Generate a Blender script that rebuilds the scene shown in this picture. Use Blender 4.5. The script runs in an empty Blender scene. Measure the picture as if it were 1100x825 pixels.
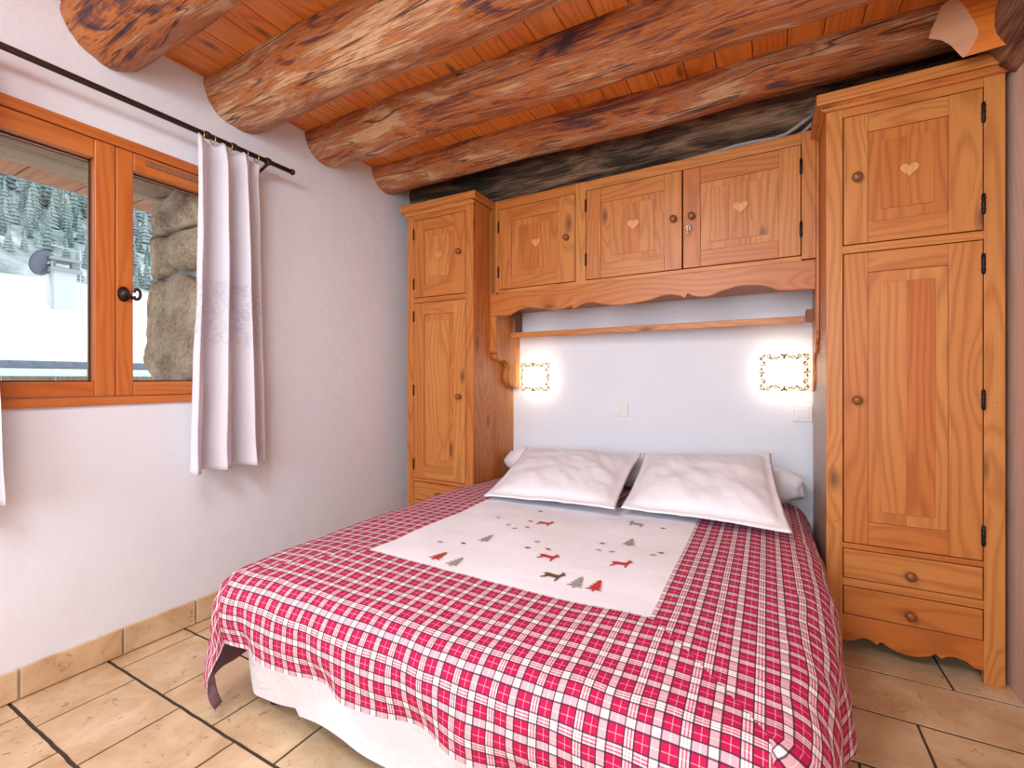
import bpy, bmesh, math, random
from mathutils import Vector, Matrix, noise
random.seed(11)
PI = math.pi
S = bpy.context.scene
COL = S.collection

# ------------------------------------------------------------------ helpers
def new_bm():
    bm = bmesh.new()
    bm.loops.layers.uv.new('UVMap')
    bm.loops.layers.float_color.new('tint')
    return bm

def face_uv(bm, faces, axis, seed=None):
    """u along the grain axis (0,1,2), v across; one random offset and tint per board"""
    uvl = bm.loops.layers.uv['UVMap']; tl = bm.loops.layers.float_color['tint']
    if seed is None: seed = random.random()
    ou, ov = random.uniform(0, 40), random.uniform(0, 40)
    t = (seed, random.random(), random.random(), 1)
    for f in faces:
        n = f.normal if f.normal.length > .1 else Vector((0, 0, 1))
        oth = [a for a in range(3) if a != axis]
        v = min(oth, key=lambda a: abs(n[a]))
        if abs(n[axis]) > .8:
            for l in f.loops:
                c = l.vert.co
                l[uvl].uv = (c[oth[0]] * .25 + ou, c[oth[1]] + ov); l[tl] = t
        else:
            for l in f.loops:
                c = l.vert.co
                l[uvl].uv = (c[axis] + ou, c[v] + ov + .3 * v); l[tl] = t

def board(bm, x0, x1, y0, y1, z0, z1, axis=2, seed=None):
    vs = [bm.verts.new(p) for p in ((x0,y0,z0),(x1,y0,z0),(x1,y1,z0),(x0,y1,z0),(x0,y0,z1),(x1,y0,z1),(x1,y1,z1),(x0,y1,z1))]
    fs = [bm.faces.new([vs[i] for i in q]) for q in ((3,2,1,0),(4,5,6,7),(0,1,5,4),(1,2,6,5),(2,3,7,6),(3,0,4,7))]
    for f in fs: f.normal_update()
    face_uv(bm, fs, axis, seed)
    return fs

def prism(bm, pts, ext, axis=2, seed=None):
    """closed polygon of 3D points pushed along the vector ext"""
    e = Vector(ext)
    a = [bm.verts.new(Vector(p)) for p in pts]; b = [bm.verts.new(Vector(p) + e) for p in pts]
    n = len(pts)
    fs = [bm.faces.new(a), bm.faces.new(list(reversed(b)))]
    for i in range(n): fs.append(bm.faces.new((a[(i+1)%n], a[i], b[i], b[(i+1)%n])))
    bmesh.ops.recalc_face_normals(bm, faces=fs)
    for f in fs: f.normal_update()
    face_uv(bm, fs, axis, seed)
    return fs

def lathe(bm, prof, n=20, mat=None):
    """profile of (radius, height) turned round z, then moved by mat"""
    mat = mat or Matrix()
    rings = [[bm.verts.new(mat @ Vector((max(r,1e-4)*math.cos(2*PI*i/n), max(r,1e-4)*math.sin(2*PI*i/n), h))) for i in range(n)] for r, h in prof]
    fs = []
    for k in range(len(rings)-1):
        for i in range(n):
            fs.append(bm.faces.new((rings[k][i], rings[k][(i+1)%n], rings[k+1][(i+1)%n], rings[k+1][i])))
    fs.append(bm.faces.new(list(reversed(rings[0])))); fs.append(bm.faces.new(rings[-1]))
    for f in fs: f.smooth = True; f.normal_update()
    face_uv(bm, fs, 2)
    return fs

def tube(bm, pts, r, n=10, closed=False):
    pts = [Vector(p) for p in pts]; rs = r if isinstance(r, (list, tuple)) else [r]*len(pts)
    rings = []; up = None; m = len(pts)
    for i, p in enumerate(pts):
        if closed: t = (pts[(i+1)%m] - pts[i-1]).normalized()
        else: t = (pts[min(i+1, m-1)] - pts[max(i-1, 0)]).normalized()
        if up is None: up = t.orthogonal().normalized()
        up = (up - t * up.dot(t)).normalized(); side = t.cross(up)
        rings.append([bm.verts.new(p + (up*math.cos(2*PI*k/n) + side*math.sin(2*PI*k/n))*rs[i]) for k in range(n)])
    fs = []
    for i in range(m if closed else m-1):
        A, B = rings[i], rings[(i+1)%m]
        for k in range(n): fs.append(bm.faces.new((A[k], A[(k+1)%n], B[(k+1)%n], B[k])))
    if not closed:
        fs.append(bm.faces.new(list(reversed(rings[0])))); fs.append(bm.faces.new(rings[-1]))
    for f in fs: f.smooth = True; f.normal_update()
    face_uv(bm, fs, 0)
    return fs

def obj(name, bm, mat, parent=None, bevel=0, smooth=None, seg=2):
    me = bpy.data.meshes.new(name); bm.to_mesh(me); bm.free()
    o = bpy.data.objects.new(name, me); COL.objects.link(o)
    for m in (mat if isinstance(mat, (list, tuple)) else [mat]): me.materials.append(m)
    if parent is not None: o.parent = parent
    if bevel:
        b = o.modifiers.new('Bevel', 'BEVEL'); b.width = bevel; b.segments = seg; b.limit_method = 'ANGLE'; b.angle_limit = math.radians(40)
    if smooth:
        for p in me.polygons: p.use_smooth = True
    return o

def tag(o, label=None, cat=None, group=None, kind=None):
    if label: o['label'] = label
    if cat: o['category'] = cat
    if group: o['group'] = group
    if kind: o['kind'] = kind
    return o

def thing(name, label, cat, loc=(0,0,0), rz=0, group=None, kind=None):
    o = bpy.data.objects.new(name, None); COL.objects.link(o)
    o.location = loc; o.rotation_euler = (0, 0, rz); o.empty_display_size = .1
    return tag(o, label, cat, group, kind)

def sstep(a, b, x):
    t = min(1, max(0, (x-a)/(b-a))); return t*t*(3-2*t)
def nz(x, y, z=0): return noise.noise(Vector((x, y, z)))

# ------------------------------------------------------------------ materials
class NT:
    def __init__(s, name):
        s.m = bpy.data.materials.new(name); s.m.use_nodes = True
        s.t = s.m.node_tree; s.b = s.t.nodes['Principled BSDF']
    def n(s, typ, **kw):
        nd = s.t.nodes.new(typ)
        for k, v in kw.items():
            if k.startswith('_'): nd.inputs[k[1:].replace('_', ' ')].default_value = v
            else: setattr(nd, k, v)
        return nd
    def l(s, a, b): s.t.links.new(a, b)
    def put(s, sock, v):
        if hasattr(v, 'is_output') or isinstance(v, bpy.types.NodeSocket): s.l(v, sock)
        else: sock.default_value = v
    def math(s, op, a, b=0.0, clamp=False):
        nd = s.n('ShaderNodeMath', operation=op); nd.use_clamp = clamp
        s.put(nd.inputs[0], a); s.put(nd.inputs[1], b); return nd.outputs[0]
    def mix(s, f, a, b, mode='MIX'):
        nd = s.n('ShaderNodeMix', data_type='RGBA', blend_type=mode)
        s.put(nd.inputs[0], f); s.put(nd.inputs[6], a); s.put(nd.inputs[7], b); return nd.outputs[2]
    def ramp(s, f, stops, interp='LINEAR'):
        nd = s.n('ShaderNodeValToRGB'); cr = nd.color_ramp; cr.interpolation = interp
        while len(cr.elements) < len(stops): cr.elements.new(.5)
        for e, (p, c) in zip(cr.elements, stops):
            e.position = p; e.color = c if len(c) == 4 else (*c, 1)
        s.l(f, nd.inputs[0]); return nd.outputs[0]
    def noise(s, vec, scale=1, detail=2, rough=.5, dist=0, dims='3D'):
        nd = s.n('ShaderNodeTexNoise', noise_dimensions=dims)
        nd.inputs['Scale'].default_value = scale; nd.inputs['Detail'].default_value = detail
        nd.inputs['Roughness'].default_value = rough; nd.inputs['Distortion'].default_value = dist
        s.l(vec, nd.inputs['Vector']); return nd.outputs[0]
    def scale(s, vec, sc):
        nd = s.n('ShaderNodeVectorMath', operation='MULTIPLY'); s.l(vec, nd.inputs[0]); nd.inputs[1].default_value = sc; return nd.outputs[0]
    def uv(s): return s.n('ShaderNodeUVMap', uv_map='UVMap').outputs[0]
    def co(s, k='Object'): return s.n('ShaderNodeTexCoord').outputs[k]
    def bump(s, h, strength=.3, dist=.01):
        nd = s.n('ShaderNodeBump'); nd.inputs['Strength'].default_value = strength; nd.inputs['Distance'].default_value = dist
        s.l(h, nd.inputs['Height']); s.l(nd.outputs[0], s.b.inputs['Normal'])
    def done(s, col=None, rough=.5, metal=0, spec=None):
        if col is not None: s.put(s.b.inputs['Base Color'], col if not isinstance(col, tuple) else (*col[:3], 1))
        s.put(s.b.inputs['Roughness'], rough); s.b.inputs['Metallic'].default_value = metal
        if spec is not None: s.b.inputs['Specular IOR Level'].default_value = spec
        return s.m

def plain(name, col, rough=.5, metal=0, spec=None): return NT(name).done(col, rough, metal, spec)

def wood(name, light, dark, tone, knot=.5, rough=.42, ringk=.42, sheen=None, knotcol=(.13,.045,.015)):
    N = NT(name); uv = N.uv()
    tint = N.n('ShaderNodeAttribute', attribute_name='tint')
    sp = N.n('ShaderNodeSeparateColor'); N.l(tint.outputs['Color'], sp.inputs[0])
    sx = N.n('ShaderNodeSeparateXYZ'); N.l(uv, sx.inputs[0])
    n1 = N.noise(N.scale(uv, (.75, 5.0, 1)), 1, 2, .45, dims='2D')
    vor = N.n('ShaderNodeTexVoronoi', voronoi_dimensions='2D'); N.l(N.scale(uv, (2.3, 6.5, 1)), vor.inputs['Vector']); vor.inputs['Scale'].default_value = 1
    vc = N.n('ShaderNodeSeparateColor'); N.l(vor.outputs['Color'], vc.inputs[0])
    has = N.math('GREATER_THAN', vc.outputs[0], 1-knot*.5)
    near = N.math('MULTIPLY', N.math('SUBTRACT', 1, N.math('MULTIPLY', vor.outputs['Distance'], 2.2), True), has)
    ph = N.math('ADD', N.math('ADD', N.math('MULTIPLY', sx.outputs[1], 125), N.math('MULTIPLY', n1, 52)), N.math('MULTIPLY', near, 14))
    ring = N.math('POWER', N.math('ADD', N.math('MULTIPLY', N.math('SINE', ph), .5), .5), 2.2)
    fib = N.noise(N.scale(uv, (5, 190, 1)), 1, 3, .6, dims='2D')
    big = N.noise(N.scale(uv, (.9, 3.2, 1)), 1, 3, .5, dims='2D')
    f = N.math('ADD', N.math('MULTIPLY', ring, ringk), N.math('MULTIPLY', N.math('SUBTRACT', fib, .4), .55), True)
    col = N.mix(f, (*light, 1), (*dark, 1))
    col = N.mix(N.math('MULTIPLY', sp.outputs[0], .8), col, (*tone, 1), 'MULTIPLY')
    col = N.mix(N.math('MULTIPLY', N.math('SUBTRACT', big, .38, True), 1.1), col, (*tone, 1), 'MULTIPLY')
    kc = N.math('SUBTRACT', N.math('MULTIPLY', near, 4.2), 2.9, True)
    col = N.mix(N.math('MULTIPLY', kc, .85), col, (*knotcol, 1))
    N.bump(f, .12, .002)
    return N.done(col, rough)

PINE = wood('honey_pine', (.60,.245,.060), (.33,.085,.012), (.86,.60,.36), .45)
PINE_END = plain('oiled_knob_wood', (.22,.075,.02), .35)
PALE = wood('pale_board', (.45,.33,.27), (.30,.20,.15), (.9,.8,.74), .3)
RED = wood('ceiling_larch', (.80,.275,.046), (.42,.095,.012), (.86,.62,.45), .55, .34)
WFRAME = wood('window_larch', (.58,.19,.045), (.38,.085,.016), (.93,.75,.6), .3, .38)
GREYWOOD = wood('weathered_board', (.34,.25,.17), (.16,.10,.065), (.8,.75,.7), .3, .8)
BROWNWOOD = wood('brown_board', (.36,.17,.09), (.2,.08,.04), (.8,.7,.65), .3, .8)
WALLWOOD = wood('wall_board', (.70,.56,.48), (.54,.40,.32), (.9,.75,.65), .35, .6)
CUTWOOD = wood('fresh_sawn_end', (.62,.33,.19), (.5,.24,.13), (.95,.85,.78), .0, .7, ringk=.25)

def logmat(name, stops, crack=(.035,.016,.012), rough=.55):
    N = NT(name); uv = N.uv()
    n1 = N.noise(N.scale(uv, (2.6, 13, 1)), 1, 6, .62, 1.2, '2D')
    n2 = N.noise(N.scale(uv, (1.1, 4.5, 1)), 1, 4, .6, .8, '2D')
    fib = N.noise(N.scale(uv, (5, 120, 1)), 1, 4, .65, .3, '2D')
    v = N.math('ADD', N.math('ADD', N.math('MULTIPLY', n1, .5), N.math('MULTIPLY', n2, .55)), N.math('MULTIPLY', N.math('SUBTRACT', fib, .5), .35))
    col = N.ramp(v, stops)
    ck = N.noise(N.scale(uv, (.75, 16, 1)), 1, 2, .5, .4, '2D')
    c = N.math('SUBTRACT', 1, N.math('MULTIPLY', N.math('ABSOLUTE', N.math('SUBTRACT', ck, .55)), 60), True)
    c = N.math('MULTIPLY', c, N.math('GREATER_THAN', n2, .5))
    col = N.mix(N.math('MULTIPLY', c, .85), col, (*crack, 1))
    N.bump(N.math('SUBTRACT', v, N.math('MULTIPLY', c, .4)), .7, .03)
    return N.done(col, rough)
LOG = logmat('peeled_log', [(.33,(.040,.016,.020)), (.405,(.16,.055,.048)), (.45,(.36,.095,.018)), (.495,(.58,.185,.035)), (.535,(.34,.13,.07)), (.58,(.56,.28,.13)), (.645,(.68,.41,.23)), (.74,(.58,.24,.07))])
DARKLOG = logmat('aged_log', [(.32,(.010,.008,.007)), (.45,(.040,.023,.014)), (.53,(.13,.075,.042)), (.66,(.32,.19,.11))], (.004,.003,.003), .8)

BROWNLOG = logmat('brown_log', [(.32,(.020,.008,.009)), (.44,(.075,.03,.024)), (.52,(.20,.085,.05)), (.62,(.36,.2,.13))])

def plaster():
    N = NT('white_plaster'); c = N.co()
    a = N.noise(c, 5, 5, .6); b = N.noise(c, 60, 3, .6)
    col = N.mix(a, (.735,.765,.85,1), (.80,.83,.905,1))
    N.bump(N.math('ADD', N.math('MULTIPLY', a, 1.0), N.math('MULTIPLY', b, .12)), .25, .02)
    return N.done(col, .85)
PLASTER = plaster()

def tile():
    N = NT('travertine'); c = N.co()
    tint = N.n('ShaderNodeAttribute', attribute_name='tint'); sp = N.n('ShaderNodeSeparateColor'); N.l(tint.outputs['Color'], sp.inputs[0])
    a = N.noise(c, 7, 5, .6, .5); b = N.noise(c, 38, 5, .65, 1.0); big = N.noise(c, 2.2, 2)
    col = N.mix(N.math('MULTIPLY', N.math('SUBTRACT', a, .32, True), 2.6, True), (.52,.34,.18,1), (.74,.57,.38,1))
    col = N.mix(N.math('MULTIPLY', sp.outputs[0], .5), col, (.93,.84,.72,1), 'MULTIPLY')
    pit = N.math('MULTIPLY', N.math('SUBTRACT', b, .585, True), 9, True)
    pit = N.math('MULTIPLY', pit, N.math('GREATER_THAN', N.noise(c, 4.5, 3, .6), .48))
    col = N.mix(N.math('MULTIPLY', pit, .75), col, (.16,.09,.05,1))
    N.bump(N.math('SUBTRACT', N.math('MULTIPLY', a, .25), pit), .25, .004)
    return N.done(col, .38)
TILE = tile()
GROUT = plain('dark_grout', (.055,.035,.024), .9)

def cloth(name, col, bump=.25, weave=900, rough=.85, trans=0):
    N = NT(name); uv = N.uv()
    a = N.noise(N.scale(uv, (weave, weave, 1)), 1, 1, .5, dims='2D')
    b = N.noise(N.scale(uv, (14, 14, 1)), 1, 4, .55, .6, '2D')
    N.bump(N.math('ADD', N.math('MULTIPLY', a, .05), N.math('MULTIPLY', b, 1)), bump, .012)
    m = N.done(col, rough, 0, .2)
    return m
WHITE = cloth('white_cotton', (.85,.85,.905))
PANELW = cloth('white_panel_cotton', (.84,.84,.90), .18)
SKIRTW = cloth('white_quilt', (.82,.81,.86), .8)
LINING = cloth('plum_lining', (.20,.12,.15))

def curtain_mat():
    N = NT('curtain_linen'); uv = N.uv(); sx = N.n('ShaderNodeSeparateXYZ'); N.l(uv, sx.inputs[0])
    # woven lace band between two heights
    band = N.math('MULTIPLY', N.math('GREATER_THAN', sx.outputs[1], 1.20), N.math('LESS_THAN', sx.outputs[1], 1.47))
    lace = N.noise(N.scale(uv, (46, 46, 1)), 1, 3, .6, 1.5, '2D')
    w = N.noise(N.scale(uv, (700, 700, 1)), 1, 1, .5, dims='2D')
    hole = N.math('MULTIPLY', N.math('LESS_THAN', lace, .47), band)
    h = N.math('ADD', N.math('MULTIPLY', w, .1), N.math('MULTIPLY', N.math('MULTIPLY', N.math('GREATER_THAN', lace, .52), band), 1))
    N.bump(h, .5, .003)
    col = N.mix(N.math('MULTIPLY', band, .35), (.83,.81,.87,1), (.88,.87,.92,1))
    col = N.mix(N.math('MULTIPLY', hole, .5), col, (.55,.53,.66,1))
    m = N.done(col, .9, 0, .1)
    tr = N.n('ShaderNodeBsdfTranslucent'); tr.inputs[0].default_value = (.85,.82,.88,1)
    mx = N.n('ShaderNodeMixShader'); mx.inputs[0].default_value = .25
    N.l(N.b.outputs[0], mx.inputs[1]); N.l(tr.outputs[0], mx.inputs[2])
    N.l(mx.outputs[0], N.t.nodes['Material Output'].inputs[0])
    return m
CURT = curtain_mat()

def plaid():
    N = NT('red_tartan'); uv = N.uv(); sx = N.n('ShaderNodeSeparateXYZ'); N.l(uv, sx.inputs[0])
    W, H, Z, K = (1,0,0), (.55,0,0), (0,0,0), (0,1,0)
    st = [(0,(.78,0,0)), (.155,K), (.195,Z), (.335,(.5,0,0)), (.35,Z), (.482,K), (.515,W), (.555,(.15,0,0)), (.58,W), (.62,(.15,0,0)), (.645,W), (.682,K), (.717,Z), (.845,(.5,0,0)), (.86,Z), (.968,K)]
    outs = []
    for k in (0, 1):
        f = N.math('FRACT', N.math('ADD', N.math('DIVIDE', sx.outputs[k], .0926), 100.0))
        c = N.n('ShaderNodeSeparateColor'); N.l(N.ramp(f, st, 'CONSTANT'), c.inputs[0]); outs.append(c)
    w = N.math('MULTIPLY', N.math('ADD', outs[0].outputs[0], outs[1].outputs[0]), .56, True)
    kk = N.math('MULTIPLY', N.math('ADD', outs[0].outputs[1], outs[1].outputs[1]), .5, True)
    col = N.mix(w, (.47,.006,.070,1), (.86,.82,.86,1))
    col = N.mix(N.math('MULTIPLY', kk, 1.6, True), col, (.035,.022,.035,1))
    b = N.noise(N.scale(uv, (11, 11, 1)), 1, 4, .55, .8, '2D')
    N.bump(b, .35, .02)
    return N.done(col, .8, 0, .2)
PLAID = plaid()

IRON = plain('dark_iron', (.055,.030,.026), .45, .6)
HINGE = plain('black_hinge', (.012,.010,.009), .5, .5)
BRASS = plain('brass_ring', (.55,.36,.12), .35, .9)
CHROME = plain('key_metal', (.7,.7,.72), .25, 1)
SWITCH = plain('white_plastic', (.80,.79,.80), .4)
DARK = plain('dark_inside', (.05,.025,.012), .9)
CABLE = plain('grey_conduit', (.34,.31,.29), .7)
LACQ = plain('cream_lacquer', (.86,.82,.74), .4)
PIERCE = plain('pierced_pattern', (.16,.14,.10), .7)
SNOW = plain('snow', (.92,.94,.96), .8)
HILL = None

def emis(name, col, st):
    N = NT(name); N.b.inputs['Emission Color'].default_value = (*col, 1); N.b.inputs['Emission Strength'].default_value = st
    return N.done(col, .5)
GLOW = emis('lit_lamp_shade', (1, .92, .74), 1.5)

def glass():
    N = NT('window_glass')
    t = N.n('ShaderNodeBsdfTransparent'); t.inputs[0].default_value = (.97,.985,.985,1)
    g = N.n('ShaderNodeBsdfGlossy'); g.inputs['Roughness'].default_value = .02
    mx = N.n('ShaderNodeMixShader'); mx.inputs[0].default_value = .04
    N.l(t.outputs[0], mx.inputs[1]); N.l(g.outputs[0], mx.inputs[2]); N.l(mx.outputs[0], N.t.nodes['Material Output'].inputs[0])
    return N.m
GLASS = glass()

def stone_mat():
    N = NT('granite_stone'); c = N.co()
    a = N.noise(c, 9, 6, .65, .4); b = N.noise(c, 70, 4, .7)
    v = N.math('ADD', N.math('MULTIPLY', a, .6), N.math('MULTIPLY', b, .45))
    col = N.ramp(v, [(.36,(.12,.085,.055)), (.48,(.40,.29,.19)), (.58,(.55,.44,.31)), (.72,(.70,.62,.48))])
    N.bump(v, .9, .03); return N.done(col, .9)
STONE = stone_mat()
MORTAR = plain('grey_mortar', (.33,.35,.38), .95)

# ------------------------------------------------------------------ the room
XL, XR, YB, YF, ZC = -2.155, .725, 2.80, -1.9, 2.365
WY0, WY1, WZ0, WZ1 = .42, 1.275, .953, 1.968
bm = new_bm()
for a in ((XL-.5, XL, YF-.2, WY0, 0, ZC+.4), (XL-.5, XL, WY1, YB+.2, 0, ZC+.4), (XL-.5, XL, WY0, WY1, 0, WZ0), (XL-.5, XL, WY0, WY1, WZ1, ZC+.4)):
    board(bm, *a)
tag(obj('wall_left', bm, PLASTER), kind='structure')
bm = new_bm(); board(bm, XL, XR+.3, YB, YB+.2, 0, ZC+.4)
tag(obj('wall_back', bm, PLASTER), kind='structure')
bm = new_bm()
y = YF
while y < YB:
    w = .16; board(bm, XR, XR+.06, y, min(y+w-.002, YB), 0, ZC+.4, 2); y += w
tag(obj('wall_right', bm, WALLWOOD, bevel=.003), kind='structure')
# wall behind the viewer, with an added opening for the rear fill light
bm = new_bm()
for a in ((XL, -1.75, YF-.2, YF, 0, ZC+.4), (.45, XR+.3, YF-.2, YF, 0, ZC+.4), (-1.75, .45, YF-.2, YF, 0, .7), (-1.75, .45, YF-.2, YF, 2.2, ZC+.4)):
    board(bm, *a)
tag(obj('wall_front', bm, PLASTER), kind='structure')

# floor: travertine courses laid along X, each tile with its own tone
bm = new_bm(); rows = [YF] ; k = -10
fx = {0:-1.94+.293*9, 1:-2.06, -1:-2.045, 4:.40, 3:.22, 6:.553, 5:.98}
tiles_bm = new_bm()
for k in range(-10, 10):
    y0 = .538 + .259*k; y1 = y0 + .259
    if y1 < YF or y0 > YB: continue
    xs = []; rnd = random.Random(k+77)
    if k <= 2:
        st = {0:-1.94, 1:-2.06, -1:-2.045}.get(k, -2.0 + rnd.uniform(-.1,.1)); x = st - .58
        while x < XR+.3: xs.append(x); x += .292
    else:
        x = {4:.40-.6*5, 3:.22-.52*6, 6:.553-.55*6, 5:.15-.7*4}.get(k, -2.5); stp = {4:.6,3:.52,6:.55,5:.7}.get(k,.5)
        while x < XR+.6: xs.append(x); x += stp
    for a, b in zip(xs, xs[1:]):
        a2, b2 = max(a+.004, XL-.01), min(b-.004, XR+.1)
        if b2 - a2 < .02: continue
        n = 8; pts = []
        jit = lambda u, v: .0022*nz(u*23, v*23, 3.3)
        loop = [(a2+(b2-a2)*i/n, y0+.0055) for i in range(n)] + [(b2, y0+.0055+(y1-y0-.011)*i/n) for i in range(n)] + [(b2-(b2-a2)*i/n, y1-.0055) for i in range(n)] + [(a2, y1-.0055-(y1-y0-.011)*i/n) for i in range(n)]
        prism(tiles_bm, [(px+jit(px,py), min(py+jit(py,px), YB), -.02) for px, py in loop], (0,0,.02), 0)
fl = tag(obj('floor', tiles_bm, TILE, bevel=.0025), kind='structure')
bm = new_bm(); board(bm, XL-.02, XR+.3, YF, YB+.05, -.06, -.0030, 0)
obj('grout_bed', bm, GROUT, fl)
# stone skirting along the window wall
bm = new_bm(); ys = [-1.6]
for q in (-1.1, -.52, -.26, .03, .30, .56, .84, 1.097, 1.36, 1.62, 1.88, 2.14, 2.40, 2.66, 2.79):
    board(bm, XL, XL+.014, ys[-1]+.003, q-.003, .004, .103, 1); ys.append(q)
tag(obj('baseboard_left', bm, TILE, bevel=.003), kind='structure')

# ceiling boards run away from the viewer
bm = new_bm(); x = XL-.1
while x < XR+.3:
    w = random.choice((.105, .12, .12, .135))
    yy = YF
    for ye in sorted(random.uniform(YF+.6, YB-.4) for _ in range(1)) + [YB+.1]:
        board(bm, x, x+w-.0025, yy, ye-.0015, ZC, ZC+.025, 1); yy = ye
    x += w
cl = tag(obj('ceiling', bm, RED, bevel=.0035), kind='structure')
bm = new_bm(); board(bm, XL-.4, XR+.4, YF-.2, YB+.2, ZC+.026, ZC+.4)
obj('roof_deck', bm, DARK, cl)

# ------------------------------------------------------------------ log beams
def log(name, x0, x1, y0, z0, r, label, cat='beam', seed=0, mat=LOG, y1=None, z1=None, r1=None, group=None, knobs=(), flat=.0, along='x'):
    bm = new_bm(); uvl = bm.loops.layers.uv['UVMap']
    L = x1-x0; n = max(24, int(L/.03)); m = 40
    y1 = y0 if y1 is None else y1; z1 = z0 if z1 is None else z1; r1 = r if r1 is None else r1
    grid = []
    for i in range(n+1):
        f = i/n; x = x0 + L*f
        cy = y0+(y1-y0)*f + .018*nz(x*1.3, seed, 1); cz = z0+(z1-z0)*f + .012*nz(x*1.1, seed, 7)
        row = []
        for k in range(m):
            a = 2*PI*k/m; rr = (r+(r1-r)*f)
            rr *= 1 + .09*nz(x*1.8+seed, math.cos(a)*1.1, math.sin(a)*1.1) + .05*nz(x*5+seed, math.cos(a)*2.4, math.sin(a)*2.4) + .018*nz(x*16, math.cos(a)*7+seed, math.sin(a)*7)
            for kx, ka, kr, kh in knobs:
                da = math.atan2(math.sin(a-ka), math.cos(a-ka))
                rr += kh*math.exp(-((x-kx)/kr)**2-(da*rr/kr)**2)
            px, pa, pz = x, cy + rr*math.cos(a), cz + rr*math.sin(a)
            row.append(bm.verts.new((px, pa, pz) if along == 'x' else (pa, px, pz)))
        grid.append(row)
    fs = []
    for i in range(n):
        for k in range(m):
            q = (grid[i][k], grid[i+1][k], grid[i+1][(k+1)%m], grid[i][(k+1)%m])
            f = bm.faces.new(q if along == 'x' else tuple(reversed(q))); f.smooth = True
            for l, (ii, kk) in zip(f.loops, ((i,k),(i+1,k),(i+1,k+1),(i,k+1)) if along == 'x' else ((i,k+1),(i+1,k+1),(i+1,k),(i,k))):
                l[uvl].uv = (x0+L*ii/n + seed*3.1, kk/m*2*PI*r + seed*1.7)
    for ring in (grid[0], grid[-1]):
        f = bm.faces.new(ring if (ring is grid[-1]) == (along == 'x') else list(reversed(ring)))
        for l in f.loops: l[uvl].uv = (l.vert.co.z*.3, l.vert.co.y)
    bmesh.ops.recalc_face_normals(bm, faces=bm.faces)
    return tag(obj(name, bm, mat), label, cat, group)
G = 'round log beams under the plank ceiling'
log('log_beam', XL-.12, XR, .80, 2.365, .135, 'rough log beam nearest the camera, its end in the corner above the window', seed=1, group=G, knobs=((-2.1,-1.9,.09,.02),))
log('log_beam', XL-.12, XR, 1.28, 2.358, .15, 'peeled log beam entering the wall above the curtain, second from the camera', seed=2.3, group=G, r1=.16)
log('log_beam', XL-.12, XR, 1.775, 2.372, .135, 'log beam with a long dark crack, third from the camera, between two other logs', seed=3.7, group=G, r1=.155, knobs=((-1.75,-1.6,.10,.02),))
log('log_beam', XL-.12, XR, 2.25, 2.368, .125, 'long brown log beam just in front of the wardrobe tops', seed=5.2, group=G, r1=.12, y1=2.27, z1=2.385)
log('log_beam', XL-.04, XR, 2.62, 2.30, .15, 'dark aged log beam against the back wall above the bed cupboards', seed=6.6, group=G, mat=DARKLOG, r1=.16, y1=2.64, z1=2.36)
log('log_purlin', .2, 2.16, .76, 2.24, .20, 'thick dark log end at the top right above the tall right wardrobe', seed=8.4, along='y', y1=.81, z1=2.215, r1=.155, mat=BROWNLOG)
# hewn stub with a pale sawn end
bm = new_bm()
ends = [(.518,2.090,2.317), (.542,2.082,2.330), (.554,2.078,2.325), (.577,2.070,2.275), (.602,2.062,2.198), (.604,2.061,2.172), (.595,2.064,2.150), (.575,2.071,2.116), (.568,2.073,2.116), (.541,2.082,2.171), (.521,2.089,2.200), (.488,2.100,2.225), (.496,2.097,2.255), (.508,2.093,2.283)]
fs = prism(bm, ends, (.10,0,.006), 0)
for f in fs:
    if f is fs[0]: f.material_index = 1
tag(obj('beam_stub', bm, [RED, CUTWOOD], bevel=.004), 'short hewn beam stub with a pale sawn end above the right wardrobe', 'beam')

# ------------------------------------------------------------------ window and outside reveal
win = thing('window_1', None, None, (XL, 0, 0), kind='structure')
bm = new_bm()
fr = .045
board(bm, -.08, .012, WY0, WY1, WZ0, WZ0+fr-.014, 1); board(bm, -.08, .008, WY0, WY1, WZ1-fr+.006, WZ1, 1)
board(bm, -.08, .010, WY0, WY0+fr, WZ0+fr-.014, WZ1-fr+.006, 2); board(bm, -.08, .010, WY1-fr, WY1, WZ0+fr-.014, WZ1-fr+.006, 2)
obj('frame', bm, WFRAME, win, .004)
GASKET = plain('black_gasket', (.03,.03,.035), .7)
def sash(y0, y1, gy0, gy1, zlo=.986, zhi=1.926, glo=1.040, ghi=1.857):
    bm = new_bm()
    board(bm, -.062, .004, y0, gy0, zlo, zhi, 2); board(bm, -.062, .004, gy1, y1, zlo, zhi, 2)
    board(bm, -.062, .003, gy0, gy1, zlo, glo, 1); board(bm, -.062, .003, gy0, gy1, ghi, zhi, 1)
    s = obj('sash', bm, WFRAME, win, .004)
    bm = new_bm(); board(bm, -.040, -.034, gy0-.004, gy1+.004, glo-.004, ghi+.004)
    obj('glass_pane', bm, GLASS, s)
    bm = new_bm()
    for a in ((gy0, gy0+.005, glo, ghi), (gy1-.005, gy1, glo, ghi), (gy0, gy1, glo, glo+.005), (gy0, gy1, ghi-.005, ghi)): board(bm, -.033, -.028, *a)
    obj('gasket', bm, GASKET, s)
    return s
sash(.45, .8195, .515, .757)
s2 = sash(.8215, 1.245, .876, 1.180)
bm = new_bm(); board(bm, .004, .009, 0.915, 1.12, 1.893, 1.912, 1)
for q in range(16): board(bm, .009, .010, .922+q*.011, .929+q*.011, 1.897, 1.908, 1)
obj('trickle_vent', bm, BROWNWOOD, win, .002)
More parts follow.
